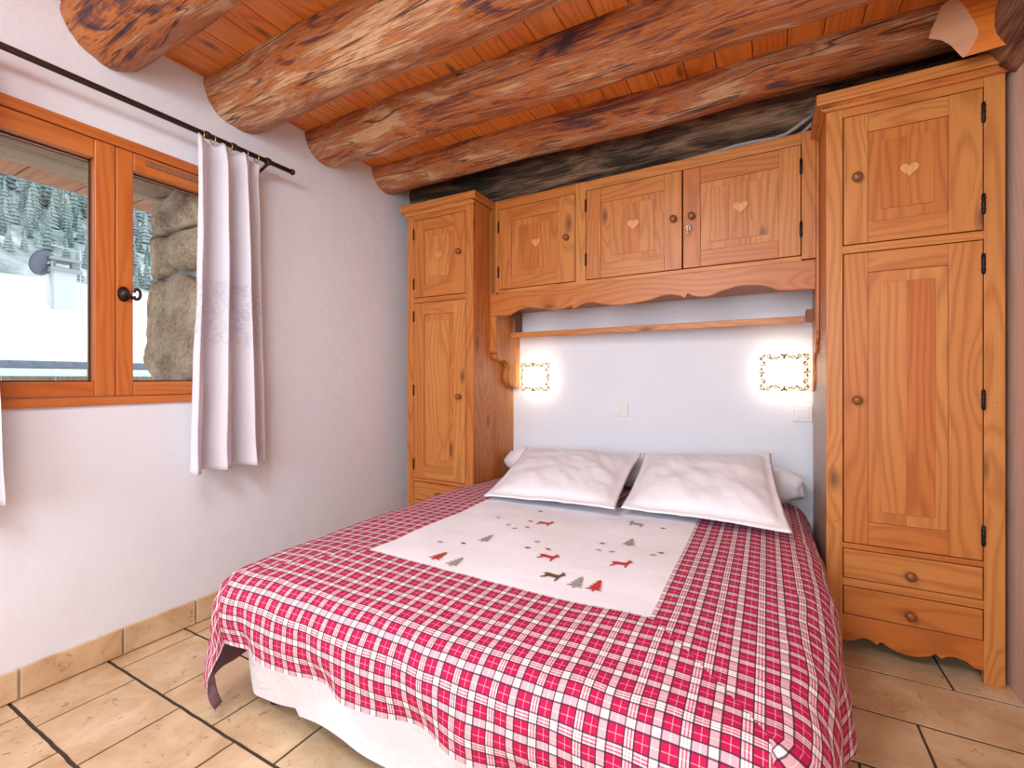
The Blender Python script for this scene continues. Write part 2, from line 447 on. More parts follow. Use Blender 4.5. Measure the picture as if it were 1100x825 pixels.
# scrolled handle
bm = new_bm()
M = Matrix.Translation((.004, .843, 1.373)) @ Matrix.Rotation(PI/2, 4, 'Y')
lathe(bm, [(.001,0),(.019,.0),(.020,.004),(.014,.008),(.010,.022),(.0,.024)], 20, M @ Matrix.Diagonal((1.45,1,1,1)))
pts = []
for i in range(30):
    t = i/29
    if t < .45: pts.append((.026, .843+.028*t/.45, 1.385-.012*math.sin(t/.45*PI)-.022*t/.45))
    else:
        u = (t-.45)/.55; a = -PI*.9+u*2.3*PI*.8
        pts.append((.028+.006*u, .872+.013*math.cos(a)*(1-.25*u)+.004, 1.376+.022*math.sin(a)*(1-.2*u)))
tube(bm, pts, [.0075-.003*i/29 for i in range(30)], 10)
obj('handle', bm, plain('bronze_handle', (.045,.022,.018), .35, .7), win)

# masonry reveal, seen through the right sash, and the old wood lintel
bm = new_bm(); board(bm, XL-.5, XL-.09, 1.185, 1.30, WZ0-.1, WZ1+.1)
tr = tag(obj('trim_1', bm, MORTAR), kind='structure')
def stone(y, x0, x1, z0, z1, seed):
    bm = bmesh.new(); bmesh.ops.create_cube(bm, size=1); bmesh.ops.subdivide_edges(bm, edges=bm.edges, cuts=9, use_grid_fill=True)
    c = Vector(((x0+x1)/2, y, (z0+z1)/2)); h = Vector((x1-x0, .18, z1-z0))
    for v in bm.verts:
        p = v.co*2; n = (abs(p.x)**5+abs(p.y)**5+abs(p.z)**5)**.2; q = p/n/2
        q = Vector((q.x*h.x, q.y*h.y, q.z*h.z)) + c
        q += Vector((nz(q.x*7+seed, q.y*7, q.z*7), nz(q.x*7, q.y*7+seed, q.z*7), nz(q.x*7, q.y*7, q.z*7+seed)))*.03
        q += Vector((nz(q.x*25+seed, q.y*25, q.z*25), nz(q.x*25, q.y*25+seed, q.z*25), 0))*.010
        v.co = q
    bm.loops.layers.uv.new('UVMap'); bm.loops.layers.float_color.new('tint')
    return obj('stone', bm, STONE, tr, smooth=True)
stone(1.225, XL-.52, XL-.08, 1.74, 1.935, 1); stone(1.235, XL-.53, XL-.30, 1.53, 1.745, 2); stone(1.22, XL-.31, XL-.06, 1.56, 1.74, 3)
stone(1.212, XL-.53, XL-.07, 1.02, 1.535, 4); stone(1.215, XL-.53, XL-.07, .85, 1.03, 5)
lint = thing('trim_2', None, None, kind='structure')
bm = new_bm(); board(bm, XL-.27, XL-.082, WY0-.15, WY1+.12, 1.94, 2.1, 1); board(bm, XL-.53, XL-.275, WY0-.15, WY1+.12, 1.93, 2.1, 1)
obj('lintel', bm, GREYWOOD, lint, .008)
bm = new_bm()
for q in range(9): board(bm, XL-.98+.0*q, XL-.54, -.3+q*.22, -.3+q*.22+.215, 2.02-.01, 2.05, 0)
obj('eave_boards', bm, BROWNWOOD, lint, .004)

# ------------------------------------------------------------------ curtain rod, curtains
XC = XL+.10
rod = thing('curtain_rod', 'thin dark iron curtain rod on the white wall above the window', 'curtain rod', (XC, 0, 2.07))
bm = new_bm(); tube(bm, [(0,-.35,0),(0,.5,0),(0,1.485,0)], .011, 14); obj('rod', bm, IRON, rod)
bm = new_bm(); lathe(bm, [(.004,0),(.012,.003),(.015,.010),(.013,.018),(.006,.024),(.001,.025)], 18, Matrix.Translation((0,1.482,0)) @ Matrix.Rotation(-PI/2, 4, 'X')); obj('finial', bm, IRON, rod)
for yy in (1.365, -.2):
    bm = new_bm()
    tube(bm, [(-.10,yy-.012,-.05),(-.075,yy-.008,-.045),(-.035,yy-.003,-.028),(0,yy,-.010)], [.008,.007,.007,.008], 10)
    lathe(bm, [(.015,-.011),(.017,-.006),(.017,.006),(.015,.011)], 16, Matrix.Translation((0,yy,0)) @ Matrix.Rotation(PI/2, 4, 'X'))
    board(bm, -.10, -.094, yy-.024, yy, -.085, -.015)
    obj('bracket', bm, IRON, rod, .001)
for yy in (1.205, 1.095):
    bm = new_bm(); lathe(bm, [(.011,-.012),(.015,-.008),(.015,.008),(.011,.012)], 16, Matrix.Translation((0,yy,0)) @ Matrix.Rotation(PI/2, 4, 'X')); obj('collar', bm, IRON, rod)

def curtain(ya, yb, ya2, yb2, ztop, zbot, folds, label, seed, rings):
    t = thing('curtain', label, 'curtain', (XC, (ya2+yb2)/2, 0))
    oy = (ya2+yb2)/2
    bm = new_bm(); uvl = bm.loops.layers.uv['UVMap']; nu, nv = 110, 70; grid = []
    for j in range(nv+1):
        g = j/nv; z = ztop+(zbot-ztop)*g; e = g**1.3
        A, B = ya+(ya2-ya)*e, yb+(yb2-yb)*e; row = []
        for i in range(nu+1):
            f = i/nu
            amp = .030 + .014*sstep(0, .5, g)
            ph = folds*2*PI*(f + .035*nz(f*4, g*.6, seed)) + .5*nz(f*2, g*1.1, seed+3)
            px = amp*math.sin(ph) + .012*math.sin(ph*2+seed) + .007*nz(f*9, g*5, seed)
            py = A+(B-A)*f + .010*math.cos(ph)*(1-.2*g) + .004*nz(f*5, g*7, seed+9)
            pinch = 1-.55*sstep(.0, .07, .07-g)
            zz = z + (.010*nz(f*3, 1, seed) if j == nv else 0) - (.025*abs(math.sin(ph*.5)) * (1-sstep(0,.04,g)))
            if g > .93: px *= 1+.25*(g-.93)/.07
            row.append(bm.verts.new((px*pinch+.004, py-oy, zz)))
        grid.append(row)
    for j in range(nv):
        for i in range(nu):
            f = bm.faces.new((grid[j][i], grid[j+1][i], grid[j+1][i+1], grid[j][i+1])); f.smooth = True
            for l, (a, b) in zip(f.loops, ((i,j),(i,j+1),(i+1,j+1),(i+1,j))):
                l[uvl].uv = (a/nu*(yb-ya)*2.0, ztop+(zbot-ztop)*b/nv)
    c = obj('drape', bm, CURT, t)
    so = c.modifiers.new('Solidify', 'SOLIDIFY'); so.thickness = .0018
    # folded hem
    bm = new_bm(); last = grid_pts = None
    for q in rings:
        bm2 = new_bm()
        tube(bm2, [(.0175*math.cos(a*PI/12), q-oy, 2.066+.0175*math.sin(a*PI/12)-.004) for a in range(24)], .0022, 8, True)
        obj('ring', bm2, BRASS, t)
    bm.free()
    return t
curtain(1.045, 1.322, 1.010, 1.362, 2.062, .664, 2.9, 'white linen curtain hanging at the right side of the window', 1.0, (1.075, 1.12, 1.19, 1.26, 1.31))
curtain(.16, .455, .12, .490, 2.062, .668, 3.2, 'white curtain edge at the far left of the picture, below the window', 4.0, (.2, .27, .34, .41, .46))

# ------------------------------------------------------------------ pine furniture
def knob(parent, x, z, y=0):
    bm = new_bm()
    lathe(bm, [(.007,0),(.007,.010),(.013,.014),(.0175,.021),(.0165,.028),(.009,.033),(.001,.034)], 20, Matrix.Translation((x, y, z)) @ Matrix.Rotation(PI/2, 4, 'X'))
    return obj('knob', bm, PINE_END, parent)
def hinge(parent, x, z, y=0):
    bm = new_bm()
    lathe(bm, [(.002,-.036),(.0055,-.033),(.0055,.033),(.002,.036)], 10, Matrix.Translation((x, y-.004, z)))
    for q in (-.02, 0, .02): lathe(bm, [(.0066,q-.002),(.0066,q+.002)], 10, Matrix.Translation((x, y-.004, z)))
    board(bm, x-.006, x+.006, y-.0015, y+.003, z-.03, z+.03)
    return obj('hinge', bm, HINGE, parent)
def heart_pts(cx, cz, w, y):
    out = []
    for i in range(28):
        a = 2*PI*i/28
        out.append((cx + w/32*16*math.sin(a)**3, y, cz + w/32*(13*math.cos(a)-5*math.cos(2*a)-2*math.cos(3*a)-math.cos(4*a)) + w*.05))
    return out
def door(parent, x0, x1, z0, z1, sl, sr, rb, rt, heart=None, hinge_side='l', fm=(.036,.04), kz=None, hz=()):
    """framed door with a fielded panel; its front lies at y = 0"""
    g = .0035; x0 += g; x1 -= g; z0 += g; z1 -= g
    bm = new_bm()
    board(bm, x0, x0+sl, -.002, .020, z0, z1, 2); board(bm, x1-sr, x1, -.002, .020, z0, z1, 2)
    board(bm, x0+sl, x1-sr, -.0015, .020, z0, z0+rb, 0); board(bm, x0+sl, x1-sr, -.0015, .020, z1-rt, z1, 0)
    d = obj('door', bm, PINE, parent, .0022)
    px0, px1, pz0, pz1 = x0+sl, x1-sr, z0+rb, z1-rt
    bm = new_bm(); w = px1-px0; k = max(1, round(w/.11)); fx, fz = fm
    for i in range(k): board(bm, px0+w*i/k, px0+w*(i+1)/k, .006, .018, pz0, pz1, 2)
    fw = w-2*fx
    # raised field: bevelled from the groove up to a flat face
    sd = random.random()
    a = [(px0+fx, pz0+fz), (px1-fx, pz0+fz), (px1-fx, pz1-fz), (px0+fx, pz1-fz)]
    for i in range(k):
        xa, xb = px0+fx+fw*i/k, px0+fx+fw*(i+1)/k
        board(bm, xa, xb, .0022, .008, pz0+fz, pz1-fz, 2)
    p = obj('door_panel', bm, PINE, d, .0012)
    if heart:
        bm = new_bm(); prism(bm, heart_pts(heart[0], heart[1], heart[2], -.004), (0,.008,0), 2, .0)
        obj('heart', bm, wood('heart_inlay', (.70,.33,.10), (.52,.20,.04), (1,.9,.8), 0) if 'heart_inlay' not in bpy.data.materials else bpy.data.materials['heart_inlay'], d, .001)
    hx = x0-.001 if hinge_side == 'l' else x1+.001
    for z in hz: hinge(d, hx, z)
    if kz: knob(d, (x1-sr*.45) if hinge_side == 'l' else (x0+sl*.52), kz, -.002)
    return d

APRON = [(.0505,.043),(.084,.048),(.100,.058),(.119,.068),(.140,.064),(.157,.052),(.172,.066),(.192,.053),(.215,.043),(.245,.038),(.275,.040),(.309,.052),(.326,.066),(.341,.053),(.358,.065),(.377,.069),(.409,.062),(.426,.046),(.4545,.043)]
def wardrobe(name, label, loc, rz, hs, sidecol=None):
    t = thing(name, label, 'wardrobe', loc, rz); W, D = .505, .50 if hs == 'l' else .60
    sl = .053
    for x0 in (0, W-sl):
        bm = new_bm(); board(bm, x0, x0+sl, 0, .026, 0, 2.10, 2)
        for z in (.12, .50, .97, 1.45, 1.75):
            M = Matrix.Translation((x0+sl*.62, .0005, z)) @ Matrix.Rotation(PI/2, 4, 'X')
            lathe(bm, [(.0035,0),(.0028,.0022)], 10, M)
        obj('stile', bm, PINE, t, .003)
    for z0, z1 in ((2.055,2.10), (1.531,1.561), (.401,.421), (.257,.286)):
        bm = new_bm(); board(bm, sl, W-sl, .0005, .024, z0, z1, 0); obj('rail', bm, PINE, t, .002)
    bm = new_bm()
    for x0, x1 in ((0.0005,.018), (W-.018, W-.0005)):
        yy = .026; k = 5
        for i in range(k):
            if sidecol and x0 < .01:
                board(bm, x0, x1, yy, yy+(D-.026)/k, 1.03, 2.10, 2)
            else: board(bm, x0, x1, yy, yy+(D-.026)/k, .0, 2.10, 2)
            yy += (D-.026)/k
    obj('side_panel', bm, PINE, t)
    if sidecol:
        bm = new_bm(); board(bm, .0005, .018, .026, D, 0, 1.03, 2); o = obj('side_panel', bm, sidecol, t); o['label'] = 'pale grey lower side board'
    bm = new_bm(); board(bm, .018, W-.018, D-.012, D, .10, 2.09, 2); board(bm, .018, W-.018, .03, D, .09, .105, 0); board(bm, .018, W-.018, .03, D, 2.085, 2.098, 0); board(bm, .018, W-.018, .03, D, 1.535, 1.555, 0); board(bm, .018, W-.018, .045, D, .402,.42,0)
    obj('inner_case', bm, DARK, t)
    # crown: cavetto moulding along front and both ends
    bm = new_bm()
    board(bm, -.012, W+.012, -.012, D, 2.092, 2.104, 0); board(bm, -.034, W+.034, -.034, D, 2.108, 2.150, 0)
    prism(bm, [(-.010,-.010,2.086), (-.012,-.012,2.098), (-.022,-.022,2.108), (-.022,.0,2.108), (-.01,.0,2.086)], (W+.02,0,0), 0)
    obj('crown', bm, PINE, t, .004)
    bm = new_bm(); prism(bm, [(sl-.002, .002, .146)] + [(x, .002, z) for x, z in APRON] + [(W-sl+.002, .002, .146)], (0,.020,0), 0)
    obj('apron', bm, PINE, t, .0025)
    for z0, z1, kz in ((.286,.401,.336), (.146,.257,.192)):
        bm = new_bm(); board(bm, sl+.003, W-sl-.003, -.001, .019, z0+.003, z1-.003, 0); board(bm, sl+.012, W-sl-.012, .019, .30, z0+.008, z1-.012, 0)
        d = obj('drawer', bm, PINE, t, .003); knob(d, W*.5, kz, -.001)
    cx = W/2
    f = (.075, .088) if hs == 'r' else (.078, .085)
    door(t, sl, W-sl, 1.561, 2.055, f[0], f[1], .078, .07, (cx, 1.812, .055 if hs == 'r' else .05), hs, kz=1.812, hz=(1.966,1.652), fm=(.038,.042))
    door(t, sl, W-sl, .421, 1.531, f[0], f[1], .085, .075, None, hs, kz=.970 if hs == 'r' else .944, hz=(1.446,.978,.51), fm=(.036,.042))
    return t
wardrobe('wardrobe', 'tall narrow pine wardrobe at the right edge, with two drawers and scalloped foot', (.2025, 2.184, 0), 0, 'r', PALE)
wardrobe('wardrobe', 'tall narrow pine wardrobe in the left corner beside the window wall, partly behind the bed', (-2.027, 2.30, 0), 0, 'l')

# cupboards over the bed
oh = thing('overbed_cupboard', 'wide pine wall cupboard with three heart doors above the bed head', 'cupboard', (-1.52, 2.495, 0), math.atan2(-.05, 1.70))
W = 1.709
for x0, x1 in ((.0,.057), (.571,.632), (1.656,W)):
    bm = new_bm(); board(bm, x0, x1, 0, .024, 1.585, 2.152, 2)
    for z in (1.66, 1.86, 2.06): lathe(bm, [(.0035,0),(.0028,.0022)], 10, Matrix.Translation(((x0+x1)/2+.008, .0005, z)) @ Matrix.Rotation(PI/2, 4, 'X'))
    obj('stile', bm, PINE, oh, .003)
bm = new_bm(); board(bm, .057, .60, .0006, .023, 2.100, 2.152, 0); board(bm, .60, 1.656, .0006, .023, 2.100, 2.152, 0); obj('rail', bm, PINE, oh, .0022)
bm = new_bm(); board(bm, .057, 1.656, .0006, .023, 1.578, 1.600, 0); obj('rail', bm, PINE, oh, .0022)
AP = [(.0,1.441),(.115,1.438),(.135,1.441),(.160,1.452),(.189,1.465),(.23,1.475),(.278,1.478),(.33,1.470),(.379,1.460),(.42,1.452),(.448,1.449),(.48,1.451),(.506,1.456),(.530,1.462),(.546,1.468),(.556,1.446),(.572,1.450),(.589,1.462),(.62,1.472),(.653,1.478),(.68,1.475),(.706,1.467),(.749,1.455),(.80,1.448),(.84,1.447),(.884,1.450),(.94,1.455),(.995,1.462),(1.044,1.476),(1.075,1.479),(1.1,1.478),(1.139,1.467),(1.160,1.454),(1.174,1.477),(1.19,1.467),(1.207,1.460),(1.245,1.454),(1.281,1.457),(1.32,1.470),(1.353,1.480),(1.39,1.489),(1.43,1.491),(1.476,1.487),(1.51,1.480),(1.535,1.471),(1.574,1.453),(W,1.447)]
bm = new_bm(); prism(bm, [(x, -.002, z) for x, z in AP] + [(W, -.002, 1.579), (0, -.002, 1.579)], (0,.024,0), 0); obj('apron', bm, PINE, oh, .003)
bm = new_bm(); board(bm, .04, W-.03, .024, .305, 1.495, 1.512, 0); board(bm, .04, W-.03, .024, .27, 2.10, 2.115, 0); board(bm, .04, W-.03, .262, .27, 1.52, 2.10, 0)
obj('inner_case', bm, wood('case_pine', (.50,.21,.06), (.36,.12,.025), (.9,.7,.5), .3), oh)
hw = .052
door(oh, .057, .571, 1.600, 2.100, .088, .105, .068, .078, (.321, 1.856, .058), 'l', kz=1.853, hz=(1.989,1.71), fm=(.052,.04))
door(oh, .632, 1.148, 1.600, 2.100, .086, .085, .082, .080, (.900, 1.866, .060), 'l', kz=1.856, hz=(2.015,1.715), fm=(.052,.034))
d3 = door(oh, 1.148, 1.656, 1.600, 2.100, .080, .086, .080, .080, (1.410, 1.862, .062), 'r', kz=1.856, hz=(1.999,1.719), fm=(.042,.036))
bm = new_bm()
lathe(bm, [(.009,0),(.010,.002),(.001,.003)], 14, Matrix.Translation((1.182,-.002,1.806)) @ Matrix.Rotation(PI/2, 4, 'X'))
tube(bm, [(1.182,-.004,1.806),(1.182,-.026,1.806)], .0025, 8)
tube(bm, [(1.182+.009*math.cos(a*PI/8), -.030, 1.796+.011*math.sin(a*PI/8)) for a in range(16)], .0022, 6, True)
tube(bm, [(1.180,-.030,1.786),(1.178,-.032,1.765)], .003, 6)
o = obj('key', bm, CHROME, d3); o['label'] = 'small silver key in the lock'
def scroll(x0, x1, name='end_board'):
    prof = [(.0,2.15),(.0,1.262)]
    def arc(p, q, bulge, n=8):
        (ax, az), (bx, bz) = p, q; mx, mz = bz-az, ax-bx
        for i in range(1, n+1):
            f = i/n; h = bulge*4*f*(1-f); prof.append((ax+(bx-ax)*f + mx*h, az+(bz-az)*f + mz*h))
    arc((.0,1.262), (.026,1.205), .30); prof.append((.020,1.200))
    arc((.020,1.200), (.070,1.165), .22); prof.append((.072,1.172))
    arc((.072,1.172), (.172,1.122), -.16); prof.append((.175,1.132))
    arc((.175,1.132), (.235,.992), .34, 12); prof.append((.315,.985)); prof.append((.315,2.15))
    bm = new_bm(); prism(bm, [(x0, y, z) for y, z in prof], (x1-x0,0,0), 2)
    return obj(name, bm, PINE, oh, .003)
scroll(-.004, .038); scroll(W+.001, W+.013)
# narrow shelf rail under the cupboards
bm = new_bm(); board(bm, .038, W-.036, .185, .30, 1.330, 1.352, 0); board(bm, .038, W-.036, .180, .196, 1.318, 1.352, 0)
obj('shelf_rail', bm, PINE, oh, .003)
bm = new_bm(); board(bm, .038, .062, .20, .29, 1.352, 1.50, 2); obj('shelf_block', bm, BROWNWOOD, oh, .003)
bm = new_bm(); board(bm, W-.03, W+.001, .20, .29, 1.330, 1.385, 2); obj('shelf_block', bm, BROWNWOOD, oh, .003)

# conduit lying on the cupboard top
bm = new_bm()
def ohp(x, z, y=.03): return Vector((-1.52,2.495,0)) + Matrix.Rotation(math.atan2(-.05,1.70), 3, 'Z') @ Vector((x, y, z))
tube(bm, [ohp(1.15,2.166,.05), ohp(1.26,2.168,.045), ohp(1.38,2.174,.035), ohp(1.46,2.172,.03), ohp(1.55,2.166,.03), ohp(1.593,2.172), ohp(1.63,2.190), ohp(1.666,2.212), ohp(1.70,2.232)], .0085, 10)
tube(bm, [ohp(1.20,2.163,.08), ohp(1.40,2.165,.075), ohp(1.60,2.164,.07), ohp(1.66,2.175,.06), ohp(1.69,2.195,.05), ohp(1.71,2.215,.05)], .0085, 10)
tag(obj('cable', bm, CABLE), 'grey cables lying on top of the overbed cupboard near the right wardrobe', 'cable')

# ------------------------------------------------------------------ wall lamps and switches
def sconce(cx, cz, w, h, label):
    t = thing('wall_lamp', label, 'wall lamp', (cx, YB, cz), group='pierced wall lamps over the bed head')
    def P(u, v, o=0): return Vector((u*w/2, -.045-.030*(1-u*u)-o, v*h/2))
    def sheet(u0, u1, v0, v1, th, n=14):
        bm = new_bm(); A = []
        for i in range(n+1):
            u = u0+(u1-u0)*i/n; A.append([bm.verts.new(P(u, v0, 0)), bm.verts.new(P(u, v1, 0)), bm.verts.new(P(u, v1, -th)), bm.verts.new(P(u, v0, -th))])
        for a, b in zip(A, A[1:]):
            for k in range(4): bm.faces.new((a[k], b[k], b[(k+1)%4], a[(k+1)%4]))
        bm.faces.new(list(reversed(A[0]))); bm.faces.new(A[-1]); bmesh.ops.recalc_face_normals(bm, faces=bm.faces)
        return bm
    bm = new_bm(); n = 16
    sh = obj('shade', sheet(-.70, .70, -.64, .64, .003), GLOW, t)
    fr = new_bm()
    for a in ((-1,1,.64,1), (-1,1,-1,-.64), (-1,-.70,-.64,.64), (.70,1,-.64,.64)):
        b = sheet(*a, .003); me = bpy.data.meshes.new('tmp'); b.to_mesh(me); b.free(); fr.from_mesh(me); bpy.data.meshes.remove(me)
    o = obj('plate', fr, emis('lit_plate', (1,.88,.70), .5) if 'lit_plate' not in bpy.data.materials else bpy.data.materials['lit_plate'], t)
    # pierced scroll ornaments round the border
    bm = new_bm()
    def curl(u, v, s, a0, turns=1.25, wd=.0021):
        n = 16; L = []
        for i in range(n+1):
            f = i/n; a = a0+turns*2*PI*f; r = s*(1-.75*f)
            L.append((u + r*math.cos(a)/(w/2), v + r*math.sin(a)/(h/2), wd*(1-.5*f)))
        prev = None
        for i, (a, b, ww) in enumerate(L):
            a2, b2, _ = L[min(i+1, n)]; a1, b1, _ = L[max(i-1, 0)]
            dx, dy = (a2-a1)*w/2, (b2-b1)*h/2; q = math.hypot(dx, dy) or 1
            ox, oy = -dy/q*ww/(w/2), dx/q*ww/(h/2)
            cur = [bm.verts.new(P(a+ox, b+oy, .0012)), bm.verts.new(P(a-ox, b-oy, .0012))]
            if prev: bm.faces.new((prev[0], prev[1], cur[1], cur[0]))
            prev = cur
    def leaf(u, v, s, ang):
        pts = []
        for i in range(10):
            a = 2*PI*i/10; lx, ly = s*math.cos(a), s*.42*math.sin(a)*(1-.4*math.cos(a))
            pts.append(bm.verts.new(P(u+(lx*math.cos(ang)-ly*math.sin(ang))/(w/2), v+(lx*math.sin(ang)+ly*math.cos(ang))/(h/2), .0012)))
        bm.faces.new(pts)
    for sx in (-1, 1):
        for sy in (-1, 1):
            curl(.84*sx, .82*sy, .011, 0 if sx > 0 else PI); leaf(.90*sx, .68*sy, .009, sy*sx*.9); leaf(.76*sx, .88*sy, .008, -sy*sx*.5)
            curl(.60*sx, .84*sy, .010, PI/2*sy, 1.2*sx); leaf(.50*sx, .72*sy, .010, sx*sy*.5); curl(.34*sx, .76*sy, .010, 0, 1.1*sx*sy); leaf(.20*sx, .78*sy, .008, -sx*sy*.6)
            curl(.84*sx, .42*sy, .011, PI/2*sy, 1.2*sy*sx); leaf(.77*sx, .50*sy, .009, sx*sy*1.0); leaf(.88*sx, .16*sy, .009, sx*sy*1.2)
        curl(.90*sx, 0, .009, 0, 1.0*sx); leaf(.80*sx, .0, .008, 0)
    for sy in (-1, 1):
        leaf(0, .80*sy, .012, PI/2); leaf(.07, .88*sy, .010, .7*sy); leaf(-.07, .88*sy, .010, -.7*sy)
    bmesh.ops.recalc_face_normals(bm, faces=bm.faces)
    obj('ornament', bm, PIERCE, t)
    bm = new_bm(); board(bm, -.05, .05, -.018, 0, -.035, .035); board(bm, -.008, .008, -.072, -.015, -.045, -.038); obj('back_box', bm, LACQ, t, .003)
    L = bpy.data.lights.new('lamp_bulb', 'POINT'); L.energy = 1.1; L.color = (1, .86, .68); L.shadow_soft_size = .03
    lo = bpy.data.objects.new('lamp_bulb', L); COL.objects.link(lo); lo.parent = t; lo.location = (0, -.030, 0)
    return t
sconce(-1.336, 1.062, .222, .196, 'small lit pierced wall lamp beside the left wardrobe')
sconce(.076, 1.083, .230, .200, 'lit pierced wall lamp at the right end of the bed head, beside the right wardrobe')
def switch(x, z, label, rk):
    t = thing('light_switch', label, 'switch', (x, YB, z))
    bm = new_bm(); board(bm, -.042, .042, -.010, 0, -.042, .042); obj('plate', bm, SWITCH, t, .004)
    bm = new_bm()
    for a, b in rk: board(bm, a, b, -.014, -.009, -.024, .024)
    obj('rocker', bm, SWITCH, t, .002)
switch(-.778, .865, 'white double switch plate on the wall over the left pillow', ((-.026,-.001),(.001,.026)))
switch(.160, .874, 'white switch plate below the right wall lamp', ((-.026,.026),))

# ------------------------------------------------------------------ bed
bed = thing('bed', 'double bed with a white quilted base cover, standing against the back wall', 'bed', (-.72, 1.82, 0))
BX0, BX1, BY0, BY1 = -1.495, -.005, .885, 2.78
bm = new_bm(); uvl = bm.loops.layers.uv['UVMap']
ring = []; r = .05
def rr_path():
    P = []
    def corner(cx, cy, a0):
        for i in range(9): P.append((cx+r*math.cos(a0+PI/2*i/8), cy+r*math.sin(a0+PI/2*i/8)))
    def line(p, q, n):
        for i in range(1, n): P.append((p[0]+(q[0]-p[0])*i/n, p[1]+(q[1]-p[1])*i/n))
    corner(BX1-r, BY0+r, -PI/2); line((BX1,BY0+r), (BX1,BY1-r), 60); corner(BX1-r, BY1-r, 0); line((BX1-r,BY1), (BX0+r,BY1), 40)
    corner(BX0+r, BY1-r, PI/2); line((BX0,BY1-r), (BX0,BY0+r), 60); corner(BX0+r, BY0+r, PI); line((BX0+r,BY0), (BX1-r,BY0), 60)
    return P
path = rr_path(); nlev = 16; G_ = []
for j in range(nlev+1):
    g = j/nlev; row = []; acc = 0
    for i, (x, y) in enumerate(path):
        px, py = path[i-1]; acc += math.hypot(x-px, y-py)
        low = .045 + .028*math.sin(acc*9+.6) + .012*nz(acc*3, 2)
        if x < -1.25 and y < 1.0: low += .02
        z = .36+(low-.36)*g
        cx, cy = x+.72, y-1.83; q = math.hypot(cx, cy)
        o = .010*nz(acc*8, g*3, 5)*g + .020*math.sin(acc*9)*g*g - .02*g
        row.append((bm.verts.new((x+cx/q*o+.72, y+cy/q*o-1.82, z)), acc, z))
    G_.append(row)
n = len(path)
for j in range(nlev):
    for i in range(n):
        f = bm.faces.new((G_[j][i][0], G_[j+1][i][0], G_[j+1][(i+1)%n][0], G_[j][(i+1)%n][0])); f.smooth = True
        for l, q in zip(f.loops, (G_[j][i], G_[j+1][i], G_[j+1][(i+1)%n], G_[j][(i+1)%n])): l[uvl].uv = (q[1], q[2])
bm.faces.new([q[0] for q in G_[0]]); bmesh.ops.recalc_face_normals(bm, faces=bm.faces)
obj('base_cover', bm, SKIRTW, bed)
bm = new_bm(); board(bm, BX0+.73, BX1+.71, BY0-1.80, BY1-1.83, .30, .40, 1); obj('mattress', bm, WHITE, bed, .03, seg=4)
bm = new_bm(); board(bm, BX0+.76, BX1+.68, BY0-1.76, BY1-1.85, .14, .28, 1); obj('slat_base', bm, DARK, bed)
for lx, ly in ((-1.40,.965), (-.05,.965), (-1.40,2.7), (-.05,2.7)):
    bm = new_bm(); lathe(bm, [(.022,0),(.024,.004),(.026,.15)], 16, Matrix.Translation((lx+.72, ly-1.82, 0))); obj('leg', bm, plain('black_leg', (.02,.015,.014), .5) if 'black_leg' not in bpy.data.materials else bpy.data.materials['black_leg'], bed)

# duvet: a sheet laid over the mattress, turned down over the edges, with a puffy edge
H_ = .0155; CX = -.715
def xr(y): return min(.117*max(y,.9)-.10, .083)
def ztop(x, y):
    z = .470 - .035*sstep(1.9, 2.7, y)
    z += .007*nz(x*3.2, y*3.2, 2) + .004*nz(x*8, y*7, 5)
    z -= .012*math.exp(-((x-CX)/.5)**2)*.3
    e = min(1, max(0, (x+1.45)/.25)); e2 = min(1, max(0, (xr(y)-x)/.25)); e3 = min(1, max(0, (y-.90)/.25))
    return z - .010*((1-e)**2 + (1-e2)**2 + (1-e3)**2)
def lay(s, t):
    x0, y0 = CX+s, 1.15-t
    al = max(0, -1.45-x0); ar = max(0, x0-xr(y0)); b = max(0, .90-y0)
    bx = min(max(x0, -1.45), xr(y0)); by = max(y0, .90); a = al+ar; d = math.hypot(a, b)
    z = ztop(bx, by)
    if d > 1e-6:
        ph = math.atan2(b, a)
        if b > 0 and a > 0: ph = PI/2*(1-(1-ph/(PI/2))**4)
        dx, dy = math.copysign(math.cos(ph), ar-al), -math.sin(ph); r = .095
        if d < r*PI/2: out, dn = r*math.sin(d/r), r*(1-math.cos(d/r))
        else: e = d-r*PI/2; out, dn = r+.05*e, r+e*.99
        k = sstep(.03, .30, dn)
        if ar > 0:
            tang = .664-(xr(by)+1.45) - .15*(PI/2-math.atan2(b, ar)) - (by-.9)
        else: tang = by - .15*(math.atan2(b, al)) - (bx+1.45)
        out += k*(.022*math.sin(tang*19+2.5*nz(tang*2,3,1)) + .012*nz(tang*9, dn*5, 3))
        # quilt edge drawn in at the hem
        out -= .03*sstep(.30, .45, dn)
        if al > 0: out += .035*sstep(.12, .30, dn)*sstep(1.6, 1.1, by)*abs(dx)**.5
        if dy < -.7: out -= .018*sstep(.12, .22, dn)*sstep(-.7, -.95, dy)
        out += .006*nz(s*12, t*12, 4)
        x, y = bx+dx*out, by+dy*out; z -= dn
        if al > 0 and b > 0: z += .0
    else: x, y = bx, by
    if y > 1.95: x = min(x, .192 - .012*sstep(1.95, 2.2, y) + .0)
    lim = -1.503 if y > 2.26 else -1.503-(2.26-y)*1.2
    x = max(x, lim)
    z = max(z, .014 + .004*math.sin(s*40))
    return Vector((x, y, z))
NS, NT0, NT1 = 73, -101, 33
pts = {(i, j): lay(i*H_, j*H_) for i in range(-NS, NS+1) for j in range(NT0, NT1+1)}
duv = thing('duvet', 'duvet in red and white tartan with a white centre panel, spread over the bed', 'duvet', (CX, 1.8, .47))
OFF = Vector((CX, 1.8, .47))
